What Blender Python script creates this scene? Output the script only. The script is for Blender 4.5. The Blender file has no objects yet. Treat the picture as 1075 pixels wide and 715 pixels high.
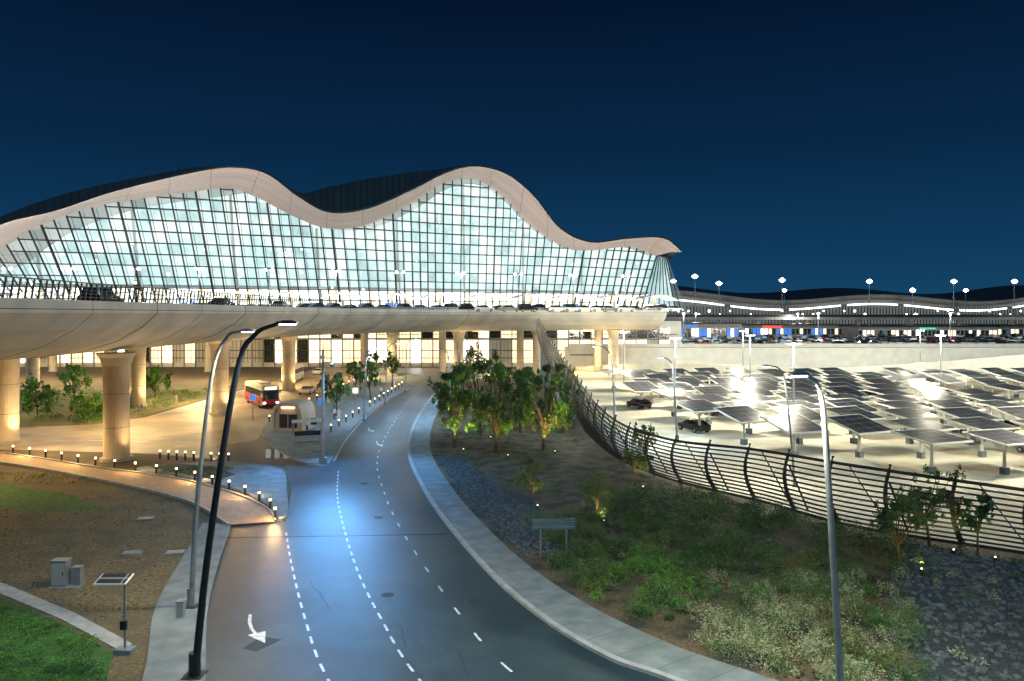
import bpy, math, random, bmesh
import numpy as np
from mathutils import Vector, Matrix
random.seed(7); rng=np.random.default_rng(7)
scene=bpy.context.scene
scene.view_settings.view_transform='Standard'; scene.view_settings.look='None'; scene.view_settings.exposure=0
COL=scene.collection

# ------------------------------------------------------------ materials
MATS={}
def mat(name,c1,c2=None,scale=1.0,rough=.7,metal=0,emit=None,es=0,bump=0,bscale=None,detail=5,lo=.35,hi=.65,spec=.5,c3=None,scale3=.1):
    if name in MATS: return MATS[name]
    m=bpy.data.materials.new(name); m.use_nodes=True; nt=m.node_tree; N=nt.nodes; L=nt.links
    b=N['Principled BSDF']; b.inputs['Roughness'].default_value=rough; b.inputs['Metallic'].default_value=metal
    b.inputs['Specular IOR Level'].default_value=spec
    tc=N.new('ShaderNodeNewGeometry')
    c1=tuple(c1)+(1,)
    if c2 is None: c2=tuple(v*.8 for v in c1[:3])
    c2=tuple(c2)+(1,)
    nz=N.new('ShaderNodeTexNoise'); nz.inputs['Scale'].default_value=scale; nz.inputs['Detail'].default_value=detail
    L.new(tc.outputs['Position'],nz.inputs['Vector'])
    rp=N.new('ShaderNodeValToRGB'); rp.color_ramp.elements[0].position=lo; rp.color_ramp.elements[1].position=hi
    rp.color_ramp.elements[0].color=c1; rp.color_ramp.elements[1].color=c2
    L.new(nz.outputs['Fac'],rp.inputs['Fac']); out=rp.outputs['Color']
    if c3 is not None:
        n3=N.new('ShaderNodeTexNoise'); n3.inputs['Scale'].default_value=scale3; n3.inputs['Detail'].default_value=6
        L.new(tc.outputs['Position'],n3.inputs['Vector'])
        r3=N.new('ShaderNodeValToRGB'); r3.color_ramp.elements[0].position=.45; r3.color_ramp.elements[1].position=.6
        L.new(n3.outputs['Fac'],r3.inputs['Fac'])
        mx=N.new('ShaderNodeMix'); mx.data_type='RGBA'
        L.new(r3.outputs['Color'],mx.inputs[0]); L.new(out,mx.inputs[6]); mx.inputs[7].default_value=tuple(c3)+(1,)
        out=mx.outputs[2]
    L.new(out,b.inputs['Base Color'])
    if emit is not None:
        b.inputs['Emission Color'].default_value=tuple(emit)+(1,); b.inputs['Emission Strength'].default_value=es
    if bump:
        nb=N.new('ShaderNodeTexNoise'); nb.inputs['Scale'].default_value=bscale or scale*3; nb.inputs['Detail'].default_value=4
        L.new(tc.outputs['Position'],nb.inputs['Vector'])
        bp=N.new('ShaderNodeBump'); bp.inputs['Strength'].default_value=bump; bp.inputs['Distance'].default_value=.05
        L.new(nb.outputs['Fac'],bp.inputs['Height']); L.new(bp.outputs['Normal'],b.inputs['Normal'])
    MATS[name]=m; return m

def stripe_mat(name,ca,cb,su,sv,rough=.5,metal=0,w=.12):
    m=bpy.data.materials.new(name); m.use_nodes=True; nt=m.node_tree; N=nt.nodes; L=nt.links
    b=N['Principled BSDF']; b.inputs['Roughness'].default_value=rough; b.inputs['Metallic'].default_value=metal
    uv=N.new('ShaderNodeUVMap'); br=N.new('ShaderNodeTexBrick')
    br.offset=0; br.inputs['Color1'].default_value=tuple(ca)+(1,); br.inputs['Color2'].default_value=tuple(v*.82 for v in ca)+(1,)
    br.inputs['Mortar'].default_value=tuple(cb)+(1,); br.inputs['Scale'].default_value=1
    br.inputs['Brick Width'].default_value=su; br.inputs['Row Height'].default_value=sv; br.inputs['Mortar Size'].default_value=w
    L.new(uv.outputs['UV'],br.inputs['Vector']); L.new(br.outputs['Color'],b.inputs['Base Color'])
    MATS[name]=m; return m

asphalt=mat('asphalt',(.016,.036,.047),(.028,.056,.070),scale=.7,rough=.38,bump=.4,bscale=22,c3=(.011,.026,.035),scale3=.18,detail=10)
asph2=mat('asphalt_light',(.24,.19,.12),(.33,.26,.17),scale=.4,rough=.55,bump=.2,bscale=25,c3=(.15,.125,.09),scale3=.15,detail=9)  # yellowed to carry the warm lamp glow under the deck
paint=mat('white_paint',(.8,.8,.78),(.45,.47,.47),scale=5,rough=.5,detail=8)
ypaint=mat('yellow_paint',(.75,.5,.08),(.6,.4,.06),scale=3)
joint=mat('dark_sealant',(.010,.014,.017),(.02,.028,.032),scale=3)
conc=mat('concrete_paving',(.19,.22,.23),(.115,.14,.15),scale=.9,rough=.8,bump=.2,bscale=8,detail=10)
kerbm=mat('kerb_stone',(.34,.36,.36),(.24,.25,.25),scale=2)
deckc=mat('deck_concrete',(.48,.48,.46),(.34,.35,.35),scale=.3,rough=.6,bump=.1,detail=12)
pierm=mat('pier_concrete',(.50,.44,.35),(.38,.34,.28),scale=.6,rough=.7,detail=10)
sand=mat('sandy_soil',(.22,.155,.075),(.06,.048,.025),scale=5,rough=.95,bump=1,bscale=14,c3=(.10,.08,.045),scale3=.5,detail=12)
groundm=mat('ground_soil',(.10,.07,.04),(.06,.05,.03),scale=.3,rough=.95,bump=.5,bscale=3)
plantg=mat('planted_soil',(.20,.15,.05),(.06,.10,.025),scale=.8,rough=.95,bump=.8,bscale=6,detail=10)
grassm=mat('lawn_grass',(.018,.07,.010),(.045,.15,.02),scale=2.5,rough=.9,bump=1,bscale=20)
mulch=mat('mulch',(.065,.045,.026),(.15,.105,.055),scale=6,rough=.95,bump=1,bscale=16,c3=(.026,.028,.018),scale3=.6,detail=12)
gravelm=mat('grey_gravel',(.010,.015,.019),(.06,.075,.085),scale=8,rough=.85,bump=1,bscale=12,detail=8)
brickp=mat('block_paving',(.38,.26,.17),(.26,.18,.12),scale=3,rough=.8,bump=.3,bscale=10)
parkm=mat('parking_concrete',(.60,.56,.42),(.44,.41,.32),scale=.25,rough=.85,spec=.15,detail=8,c3=(.36,.34,.28),scale3=.08)
steel=mat('galvanised_steel',(.30,.33,.36),(.22,.25,.27),scale=2,rough=.4,metal=.6)
dsteel=mat('dark_steel',(.03,.035,.04),(.02,.025,.03),scale=2,rough=.45,metal=.5)
fencem=mat('fence_metal',(.075,.072,.062),(.035,.036,.034),scale=.6,rough=.45,metal=.4)
white=mat('white_panel',(.70,.69,.64),(.60,.59,.55),scale=.5,rough=.5)
greyp=mat('grey_cladding',(.30,.30,.29),(.22,.22,.22),scale=.4,rough=.5)
rock=mat('boulder_stone',(.03,.04,.048),(.13,.145,.155),scale=3,rough=.9,bump=.6,bscale=8)
bark=mat('bark',(.11,.075,.045),(.06,.04,.025),scale=6,rough=.95,bump=.6)
lf=[mat('leaf_dark',(.018,.055,.012),(.035,.09,.018),scale=3,rough=.6),
    mat('leaf_mid',(.045,.12,.022),(.07,.16,.03),scale=3,rough=.6),
    mat('leaf_olive',(.15,.16,.045),(.10,.13,.03),scale=3,rough=.6),
    mat('leaf_pale',(.36,.38,.24),(.24,.26,.15),scale=3,rough=.7),
    mat('leaf_bright',(.06,.20,.022),(.13,.28,.03),scale=3,rough=.6)]
E_warm=mat('lamp_warm',(1,.9,.7),emit=(1,.70,.34),es=10)
E_cool=mat('lamp_cool',(.9,.95,1),emit=(.85,.93,1),es=14)
E_soft=mat('light_panel',(.9,.9,.9),emit=(1,.82,.54),es=2.6)
E_wht=mat('white_light_panel',(.9,.9,.9),emit=(1,.97,.90),es=4)
E_blue=mat('blue_sign_light',(.05,.2,.8),emit=(.04,.20,.85),es=.9)
E_red=mat('tail_light',(.6,.02,.02),emit=(1,.05,.02),es=2.5)
E_green=mat('green_sign_light',(.1,.7,.4),emit=(.1,.9,.5),es=.8)
glassd=mat('dark_glass',(.015,.02,.025),(.02,.03,.035),rough=.12,spec=.8)
tyre=mat('tyre_rubber',(.015,.015,.015),rough=.9)
cars_p=[mat('car_paint_white',(.7,.7,.7),rough=.25),mat('car_paint_silver',(.35,.36,.37),rough=.25,metal=.5),
        mat('car_paint_black',(.012,.013,.015),rough=.2),mat('car_paint_red',(.25,.02,.02),rough=.25)]
redp=mat('bus_paint_red',(.45,.03,.04),rough=.3)

# ------------------------------------------------------------ mesh builder
class MB:
    def __init__(s): s.v=[];s.f=[];s.m=[];s.mats=[]
    def mi(s,m):
        if m not in s.mats: s.mats.append(m)
        return s.mats.index(m)
    def face(s,pts,m):
        i=len(s.v); s.v+= [tuple(p) for p in pts]; s.f.append(tuple(range(i,i+len(pts)))); s.m.append(s.mi(m))
    def box(s,c,d,m,rz=0,rx=0):
        i=len(s.v); R=Matrix.Rotation(rz,3,'Z')@Matrix.Rotation(rx,3,'X')
        for z in(-.5,.5):
            for x,y in((-.5,-.5),(.5,-.5),(.5,.5),(-.5,.5)):
                s.v.append(tuple(Vector(c)+R@Vector((x*d[0],y*d[1],z*d[2]))))
        k=s.mi(m)
        for f in((3,2,1,0),(4,5,6,7),(0,1,5,4),(1,2,6,5),(2,3,7,6),(3,0,4,7)):
            s.f.append(tuple(i+a for a in f)); s.m.append(k)
    def tube(s,pts,rad,m,n=8,caps=True):
        pts=[Vector(p) for p in pts]
        if not isinstance(rad,(list,tuple)): rad=[rad]*len(pts)
        i0=len(s.v); k=s.mi(m)
        for j,p in enumerate(pts):
            a=pts[max(0,j-1)]; b=pts[min(len(pts)-1,j+1)]; t=(b-a).normalized()
            u=t.cross(Vector((0,0,1)) if abs(t.z)<.95 else Vector((0,1,0))).normalized(); w=t.cross(u)
            for q in range(n):
                an=2*math.pi*(q+.5)/n; s.v.append(tuple(p+(u*math.cos(an)+w*math.sin(an))*rad[j]))
        for j in range(len(pts)-1):
            for q in range(n):
                a=i0+j*n+q; b=i0+j*n+(q+1)%n
                s.f.append((a,b,b+n,a+n)); s.m.append(k)
        if caps:
            s.f.append(tuple(i0+q for q in range(n))[::-1]); s.m.append(k)
            e=i0+(len(pts)-1)*n; s.f.append(tuple(e+q for q in range(n))); s.m.append(k)
    def ball(s,c,r,m,n=8,h=5,sq=(1,1,1)):
        i0=len(s.v);k=s.mi(m)
        for j in range(h+1):
            th=math.pi*j/h
            for q in range(n):
                a=2*math.pi*q/n; s.v.append((c[0]+r*sq[0]*math.sin(th)*math.cos(a),c[1]+r*sq[1]*math.sin(th)*math.sin(a),c[2]+r*sq[2]*math.cos(th)))
        for j in range(h):
            for q in range(n):
                a=i0+j*n+q;b=i0+j*n+(q+1)%n; s.f.append((a,a+n,b+n,b)); s.m.append(k)
    def prism(s,out,z0,z1,mt,ms=None):
        ms=ms or mt; n=len(out)
        i=len(s.v)
        for x,y in out: s.v.append((x,y,z1))
        ar=sum(out[j][0]*out[(j+1)%n][1]-out[(j+1)%n][0]*out[j][1] for j in range(n))
        s.f.append(tuple(range(i,i+n)) if ar>0 else tuple(range(i,i+n))[::-1]); s.m.append(s.mi(mt))
        if z0 is not None:
            for x,y in out: s.v.append((x,y,z0))
            for j in range(n):
                a=i+j;b=i+(j+1)%n
                s.f.append((a,a+n,b+n,b) if ar>0 else (a,b,b+n,a+n)); s.m.append(s.mi(ms))
            s.f.append(tuple(range(i+n,i+2*n))[::-1] if ar>0 else tuple(range(i+n,i+2*n))); s.m.append(s.mi(ms))
    def mesh(s,name,smooth=False,tri=False):
        me=bpy.data.meshes.new(name); me.from_pydata(s.v,[],s.f)
        for m in s.mats: me.materials.append(m)
        me.polygons.foreach_set('material_index',s.m)
        if smooth: me.polygons.foreach_set('use_smooth',[True]*len(me.polygons))
        if tri:
            bm=bmesh.new(); bm.from_mesh(me); bmesh.ops.triangulate(bm,faces=[f for f in bm.faces if len(f.verts)>4]); bm.to_mesh(me); bm.free()
        me.update(); return me
    def obj(s,name,loc=(0,0,0),rz=0,smooth=False,tri=False):
        return place(name,s.mesh(name,smooth,tri),loc,rz)
def place(name,me,loc=(0,0,0),rz=0,sc=1):
    o=bpy.data.objects.new(name,me); o.location=loc; o.rotation_euler=(0,0,rz); o.scale=(sc,)*3; COL.objects.link(o); return o
def cr(pts,n=8):
    P=[np.array(p,float) for p in pts]; P=[2*P[0]-P[1]]+P+[2*P[-1]-P[-2]]; o=[]
    for i in range(1,len(P)-2):
        for k in range(n):
            t=k/n; a,b,c,d=P[i-1],P[i],P[i+1],P[i+2]
            o.append(.5*((2*b)+(-a+c)*t+(2*a-5*b+4*c-d)*t*t+(-a+3*b-3*c+d)*t**3))
    o.append(P[-2]); return o
def arc(pts):
    d=[0]
    for a,b in zip(pts,pts[1:]): d.append(d[-1]+float(np.linalg.norm(b-a)))
    return np.array(d)
def resample(pts,step):
    A=np.array(pts); d=arc(A); n=max(2,int(d[-1]/step)+1); s=np.linspace(0,d[-1],n)
    return np.stack([np.interp(s,d,A[:,k]) for k in range(A.shape[1])],1)
def point(name,loc,p,col=(1,1,1),r=.3,parent=None,spec=1):
    l=bpy.data.lights.new(name,'POINT'); l.energy=p; l.color=col; l.shadow_soft_size=r; l.specular_factor=spec
    o=bpy.data.objects.new(name,l); o.location=loc; COL.objects.link(o)
    if parent: o.parent=parent
    return o
def spot(name,loc,target,p,col,size=2.2,r=.5,parent=None):
    l=bpy.data.lights.new(name,'SPOT'); l.energy=p; l.color=col; l.spot_size=size; l.spot_blend=.8; l.shadow_soft_size=r
    o=bpy.data.objects.new(name,l); o.location=loc; d=Vector(target)-Vector(loc); o.rotation_euler=d.to_track_quat('-Z','Y').to_euler(); COL.objects.link(o)
    if parent: o.parent=parent
    return o

# ------------------------------------------------------------ camera, world
cam=bpy.data.cameras.new('camera'); cam.sensor_width=36; cam.lens=36*800/1075; cam.shift_y=-27.5/1075; cam.clip_end=6000; cam.clip_start=.2
co=bpy.data.objects.new('camera',cam); co.location=(0,0,14); co.rotation_euler=(math.pi/2,0,0); COL.objects.link(co); scene.camera=co
w=bpy.data.worlds.new('World'); scene.world=w; w.use_nodes=True; nt=w.node_tree
bg=nt.nodes['Background']; tc=nt.nodes.new('ShaderNodeTexCoord'); sx=nt.nodes.new('ShaderNodeSeparateXYZ'); rp=nt.nodes.new('ShaderNodeValToRGB')
nt.links.new(tc.outputs['Generated'],sx.inputs[0]); nt.links.new(sx.outputs['Z'],rp.inputs['Fac']); nt.links.new(rp.outputs['Color'],bg.inputs['Color'])
cr_=rp.color_ramp; cr_.elements[0].position=0; cr_.elements[0].color=(.008,.062,.140,1)
cr_.elements[1].position=1; cr_.elements[1].color=(.0008,.006,.020,1)
for p,c in((.08,(.005,.042,.104,1)),(.2,(.0026,.021,.062,1)),(.38,(.0013,.0075,.027,1))):
    e=cr_.elements.new(p); e.color=c
bg.inputs['Strength'].default_value=1
sl=bpy.data.lights.new('ambient_fill','SUN'); sl.energy=1.1; sl.angle=math.radians(25); sl.color=(.48,.80,1)  # soft blue sun added as ambient fill, not a moon
so=bpy.data.objects.new('ambient_fill',sl); so.rotation_euler=(math.radians(38),math.radians(15),0); COL.objects.link(so)

# ------------------------------------------------------------ ground & roads
b=MB(); b.face([(-3000,-600,0),(3000,-600,0),(3000,4500,0),(-3000,4500,0)],groundm); b.obj('ground')
R_in=[(30,8),(20,17),(12,23.5),(5.9,29.1),(3.7,31.1),(1.0,35.6),(-2,43.1),(-6.3,57.4),(-10.2,74.7),(-12,89.6),(-13,106.7),(-13.6,131.8),(-12.2,155.6),(-6,176),(6,190)]
R_out=[(32,10.5),(22,19.5),(14,25.5),(8.8,30),(6.4,32.4),(3.3,37),(.1,44.3),(-4.1,58.2),(-7.9,75.3),(-9.6,89.9),(-10.5,106.8),(-11,131.5),(-9.6,154.6),(-3.8,174.6),(7.4,188)]
RI=cr(R_in,8); RO=cr(R_out,8)
L1=cr([(10,-4),(-2,10),(-8,20),(-11.7,29.1),(-14.4,36.1),(-16.8,43.9),(-18.5,50.2)],6)
mid=[(-15.25,51.4),(-17.5,60.5),(-20.5,69.1),(-27,72.6),(-36,76.5),(-60,80),(-110,82),(-110,95),(-62,94),(-53,97),(-50,104),(-50,200),(-8,200),(6,190)]
out=[tuple(p) for p in L1]+mid+[tuple(p) for p in RI[::-1]][1:]
b=MB(); b.prism(out,None,.004,asphalt)
b.prism([(-29.5,74.2),(-36,76.6),(-60,80.1),(-110,82.1),(-110,94.9),(-62,93.9),(-53,97),(-49.9,104),(-49.9,199),(-33.5,199),(-33,120),(-31,96),(-28.6,86)],None,.0058,asph2); b.obj('road',tri=True)  # pale sheet paints the under-deck glow onto the asphalt
def strip(b,A,B,z0,z1,mt,ms):
    n=len(A)
    for i in range(n-1):
        a,c,d,e=A[i],A[i+1],B[i+1],B[i]
        b.face([(a[0],a[1],z1),(e[0],e[1],z1),(d[0],d[1],z1),(c[0],c[1],z1)][::-1],mt)
        b.face([(a[0],a[1],z0),(a[0],a[1],z1),(c[0],c[1],z1),(c[0],c[1],z0)],ms)
        b.face([(e[0],e[1],z0),(d[0],d[1],z0),(d[0],d[1],z1),(e[0],e[1],z1)],ms)
def offs(pts,d):
    P=[np.array(p[:2],float) for p in pts]; o=[]
    for i,p in enumerate(P):
        t=P[min(i+1,len(P)-1)]-P[max(i-1,0)]; t/=np.linalg.norm(t)+1e-9; o.append(p+np.array((t[1],-t[0]))*d)
    return o
K=offs(RI,.3)
b=MB(); strip(b,K,RO,0,.14,conc,kerbm); strip(b,RI,offs(RI,.296),0,.15,kerbm,kerbm)
KJ=resample(K,1.8); RJ=resample(RO,1.8*arc(RO)[-1]/arc(K)[-1])
for p,q in zip(KJ,RJ):
    d=(q-p)/np.linalg.norm(q-p); nn=np.array((d[1],-d[0]))*.012
    b.face([(*(p-nn),.1435),(*(q-nn),.1435),(*(q+nn),.1435),(*(p+nn),.1435)],joint)
b.obj('pavement')
LW=cr([(4,-6),(-6,8),(-11,19),(-14.1,29.1),(-16.9,36.1),(-18.9,43.9),(-20.6,50.8)],6)
b=MB(); strip(b,L1,LW,0,.13,conc,kerbm); b.obj('pavement')
PT=[(-110,92),(-70,82),(-51.9,76.5),(-37.8,69.1),(-28.9,64.7),(-22.2,59.6),(-17.8,54.8),(-15.9,51.1)]
PB=[(-104,86),(-66,77),(-48.5,71.8),(-34.2,64),(-25.1,57.7),(-21.3,53.8),(-19.6,51.6),(-18.6,50.3)]
PTc=cr(PT,6);PBc=cr(PB,6)
b=MB(); strip(b,PTc,PBc,0,.10,brickp,kerbm); strip(b,[p+np.array((0,.25)) for p in PTc],[p-np.array((0,.003)) for p in PTc],0,.2,kerbm,kerbm)
strip(b,PBc,[p-np.array((0,.3)) for p in PBc],0,.2,kerbm,kerbm); b.obj('paved_lane')
def island(out,m=conc,z=.14,name='traffic_island'):
    o=cr(list(out)+[out[0]],5)[:-1]; b=MB(); b.prism([tuple(p) for p in o],0,z,m,kerbm); return b.obj(name,tri=True)
island([(-30.5,71),(-26.5,71.8),(-20.9,68.6),(-17.9,60.5),(-15.5,52.5),(-16.4,52.4),(-17.7,55.6),(-22,60.6),(-28.5,65.6),(-34,68.6)])
b=MB(); b.prism([(-33,69.2),(-29,66.6),(-24.5,63.6),(-24,66),(-27.5,69.5),(-31,70.6)],.1,.17,gravelm); b.obj('planting_bed')
island([(-27.5,84.5),(-25.1,80),(-20.5,72.6),(-17.6,70.2),(-17.2,73),(-18.9,86),(-20.3,106.7),(-20.4,131.8),(-18.6,155.6),(-22,175),(-31,180),(-32,150),(-33,120),(-31,96)])
b=MB()
def dashes(pts,wd,ln,gap,z=.008,m=paint):
    q=cr(pts,12); A=resample(q,.5); d=arc(A); s=0
    while s<d[-1]-ln:
        p0=np.array([np.interp(s,d,A[:,k]) for k in(0,1)]); p1=np.array([np.interp(s+ln,d,A[:,k]) for k in(0,1)])
        t=(p1-p0)/np.linalg.norm(p1-p0); n=np.array((t[1],-t[0]))*wd/2
        b.face([(*(p0-n),z),(*(p0+n),z),(*(p1+n),z),(*(p1-n),z)],m); s+=ln+gap
dashes([(-2,20),(-7.0,29.1),(-9.5,35),(-12.5,43.1),(-14.8,49.8)],.11,.75,.65)
dashes([(1.5,20),(-3.6,29.3),(-6,35),(-8.4,41.5),(-11.3,50.9),(-13.5,58.9),(-15.6,68.5)],.11,.75,.65)
dashes([(5,22),(.4,29.1),(-2.05,34.5),(-6.3,46.7),(-9.8,58.9),(-13.2,75),(-15.4,100),(-16.8,131.8),(-15.2,156)],.11,.9,2.2)
dashes([(-16.95,72.5),(-18.6,86),(-20.0,106.7),(-20.1,131.8),(-18.3,155)],.10,3,.001)
dashes([(-30,83),(-60,85.5),(-100,87.5)],.14,2,3); dashes([(-42,100),(-42,190)],.14,2,3); dashes([(-49.5,104),(-49.5,190)],.14,3,.001)
for k in range(5): b.face([(-24+.9*k,74.2-0.1*k,.009),(-23.5+.9*k,74.2-0.1*k,.009),(-25+.9*k,79,.009),(-25.5+.9*k,79,.009)],paint)
def arrow(x,y,r):
    R=lambda u,v:(x+u*math.cos(r)-v*math.sin(r),y+u*math.sin(r)+v*math.cos(r),.0085)
    c=[(-.50,2.1),(-.46,1.2),(-.30,.4),(-.05,-.3)]
    for p,q in zip(c,c[1:]): b.face([R(p[0]-.07,p[1]),R(q[0]-.07,q[1]),R(q[0]+.08,q[1]),R(p[0]+.08,p[1])],paint)
    b.face([R(-.42,-.25),R(.38,-1.3),R(.32,-.02)],paint)
arrow(-11.2,33.6,.25)
arrow(-14.2,82,.1); arrow(-17,92,.1)
b.obj('road_markings')
b=MB(); b.face([(-18,47.6,.0065),(-4.2,48.4,.0065),(-4.2,48.58,.0065),(-18,47.82,.0065)],joint)
seal=mat('faint_sealant',(.012,.025,.032),(.018,.033,.042),scale=2)
b.face([(-10.6,31.6,.0062),(-9.9,32.8,.0062),(-10.9,33.1,.0062),(-11.3,31.9,.0062)],seal)
for i in range(14):
    y=random.uniform(27,90); c=np.interp(y,[29,43,60,75,90],[-3,-9,-13,-14,-15.5]); x=c+random.uniform(-3.5,4.0)*(1 if y<55 else .5); P=[(x,y)]
    for k in range(3): P.append((P[-1][0]-.3+random.uniform(-.2,.2),P[-1][1]+random.uniform(.5,1.0)))
    for a,c2 in zip(P,P[1:]): b.face([(a[0]-.015,a[1],.0066),(a[0]+.015,a[1],.0066),(c2[0]+.015,c2[1],.0066),(c2[0]-.015,c2[1],.0066)],seal)
b.obj('road_joint')
for x,y in((-6.2,38),(-9.2,52.5),(-1.8,37.2),(-12.2,63)):
    b=MB(); b.tube([(0,0,.0),(0,0,.0095)],.33,seal,n=20); b.tube([(0,0,.009),(0,0,.0105)],.27,joint,n=20); b.obj('manhole_cover',(x,y,0))
b=MB(); b.prism([(-60,20),(-14.2,20),(-14.2,29.1),(-17,36.1),(-19,43.9),(-20.7,50.8),(-25.1,57.4),(-34.2,63.6),(-48.5,71.4),(-104,85),(-140,85),(-140,20)],None,.004,sand); b.obj('sandy_verge')
b=MB(); b.prism([(-51,98),(-53,97.6),(-62,94.6),(-110,95.6),(-150,96),(-150,146),(-51,146)],None,.004,plantg); b.obj('planting_ground')
b=MB(); b.prism([(-60,10),(-9,14),(-14.6,27),(-16.5,31.5),(-20.5,34.6),(-26.5,38.4),(-60,54)],None,.008,grassm); b.obj('lawn')
b=MB(); b.prism([(-16.1,31.5),(-20.5,34.8),(-26.5,38.7),(-60,54.3),(-60,55),(-26.3,39.5),(-20.4,35.6),(-16.1,32.3)],0,.05,kerbm); b.obj('stone_edging',tri=True)
b=MB(); b.prism([(-29,54.5),(-34,59),(-48,66),(-75,72),(-75,62),(-45,58),(-34,54)],None,.009,grassm); b.obj('lawn')
F_bot=[(60,24),(44,33),(36,38.5),(29.5,43.9),(22.3,49.3),(18.4,56),(13,64),(9.7,75.7),(8,101.8),(6.6,140),(6,165)]
b=MB(); b.prism([tuple(p) for p in RO]+[(8,186),(6,165),(6.6,140),(8,101.8),(9.7,75.7),(13,64),(18.4,56),(22.3,49.3),(29.5,43.9),(36,38.5),(60,24),(60,8)],None,.004,mulch); b.obj('planting_ground',tri=True)
b=MB(); b.prism([(-3.6,58),(-7.3,75),(-5,76),(-2.5,66),(1.5,58),(2.5,50),(.8,45),(.6,44.5)],None,.009,gravelm)
b.prism([(15,28),(22,43),(24,46.5),(29,43),(45,31),(30,12),(22,22)],None,.009,gravelm); b.obj('gravel_bed',tri=True)
b=MB(); b.prism([(10.4,76.2),(13.6,65),(19,57),(23,50),(30,44.6),(61,25),(300,25),(300,205),(8,205),(8.6,102)],None,.006,parkm)
b.obj('parking_lot_surface',tri=True)
b=MB()
for i in range(26): b.box((33+i*2.7,60.5,.012),(.12,4.8,.004),paint)
for x0 in(36,40,44,48): b.box((x0,52,.012),(.15,7,.004),ypaint,rz=.5)
b.box((70,56.5,.012),(80,.15,.004),ypaint); b.box((70,64,.012),(80,.12,.004),paint)
b.obj('parking_markings')

# ------------------------------------------------------------ elevated deck
O=cr([(-38,-14),(-32.5,12),(-30,35),(-31,60),(-31,80),(-30,106),(-26,132),(-14,154),(2,164),(18,169),(35,172)],6)
prof=[(0,15.0),(0,14.1),(1.3,12.9),(3.6,11.6),(7,10.6),(11,10.2),(21,10.2),(27,11.4),(30,13),(31,14.2),(31,15),(30.6,15),(30.6,14.5),(.35,14.5),(.35,15)]
rings=[]
for d,z in prof:
    q=offs(O,-d); rings.append([(p[0],p[1],z) for p in q])
b=MB(); n=len(O)
for i in range(n):
    for r in rings: b.v.append(r[i])
Np=len(prof); kd=b.mi(deckc); ka=b.mi(asph2)
for i in range(n-1):
    for k in range(Np):
        a=i*Np+k; c=i*Np+(k+1)%Np; b.f.append((a,c,c+Np,a+Np)); b.m.append(ka if k==12 else kd)
b.f.append(tuple(range((n-1)*Np,n*Np))); b.m.append(kd)
b.prism([(-230,140),(-64,140),(-58,150),(-40,168),(-10,186),(35,190),(48,262),(-230,262)],12.2,14.46,asph2,deckc)
deck=b.obj('elevated_road_deck',tri=True)
b=MB()
for s in(8,11,14,17,20,23,26,29,32,35,38,41,44):
    if s<n:
        q=[Vector(rings[k][s]) for k in range(0,9)]; b.tube(q,.05 if s%2==0 else .025,joint,n=4,caps=False)
q=offs(O,.02); b.tube([(p[0],p[1],14.35) for p in q],.035,joint,n=4)
o=b.obj('deck_joints'); o.parent=deck
A=resample([np.array((p[0],p[1])) for p in offs(O,-.17)],.75)
b=MB()
for i,p in enumerate(A[:-1]):
    t=A[i+1]-p; t/=np.linalg.norm(t)
    b.tube([(p[0],p[1],15),(p[0]+t[0]*.35,p[1]+t[1]*.35,16.25)],.065,dsteel,n=4)
b.tube([(p[0],p[1],16.28) for p in A[::2]],.06,dsteel,n=4)
for z in(15.25,15.5,15.75,16.0): b.tube([(p[0],p[1],z) for p in A[::2]],.025,dsteel,n=4)
b.obj('bridge_railing')
def pier(x,y,r=1.15,top=10.3,up=0):
    b=MB(); b.tube([(0,0,0),(0,0,.6),(0,0,top-3),(0,0,top-1.2),(0,0,top-.4),(0,0,top)],[r*1.02,r,r,r*1.08,r*1.3,r*1.6],pierm,n=24)
    b.tube([(0,0,0),(0,0,.3)],r*1.25,kerbm,n=24)
    for z in(3.2,6.4): b.tube([(0,0,z),(0,0,z+.04)],r*1.004,joint,n=24,caps=False)
    o=b.obj('bridge_pier',(x,y,0))
    if up:
        for s in(-1,1): spot('pier_uplight',(s*2.4,-.8,.4),(s*2.2,0,10),up,(1,.62,.27),1.9,.2,o)
for i,(x,y) in enumerate(((-38,73.2),(-41,107),(-41,140),(-55,83),(-57,116),(-57,150),(-27,172),(-12,172),(6,178),(24,180))): pier(x,y,up=(1300 if i==0 else 3200) if i in(0,1,2,3,4,7,9) else 0)
for x in range(-150,-60,19): pier(x,148,top=12.3)
for x in range(-150,40,19): pier(x,186,r=.9,top=12.3)
b=MB()
LU=[(-45,60),(-46,78),(-47,96),(-48,120),(-46,146),(-30,166),(-8,176),(18,180)]
for x,y in LU: b.box((x,y,10.13),(2.4,.5,.1),E_warm)
lo=b.obj('soffit_lights')
for i,(x,y) in enumerate(LU): spot('soffit_lamp',(x,y,9.9),(x,y,0),(6000,11000,19000,24000,22000)[i] if i<5 else 20000,(1,.70,.33),2.9,1,lo)
for x in range(-135,-60,24): point('soffit_lamp',(x,158,11),20000,(1,.74,.40),1,lo)
for x,y in((-72,104),(-62,120),(-88,112)):
    b=MB(); b.tube([(0,0,0),(0,0,4.2)],.07,dsteel); b.box((0,0,4.2),(.5,.5,.1),dsteel); b.ball((0,0,4.05),.14,E_warm)
    o=b.obj('garden_lamp',(x,y,0)); point('lamp_light',(0,0,3.7),2600,(1,.78,.38),.2,o)

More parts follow.
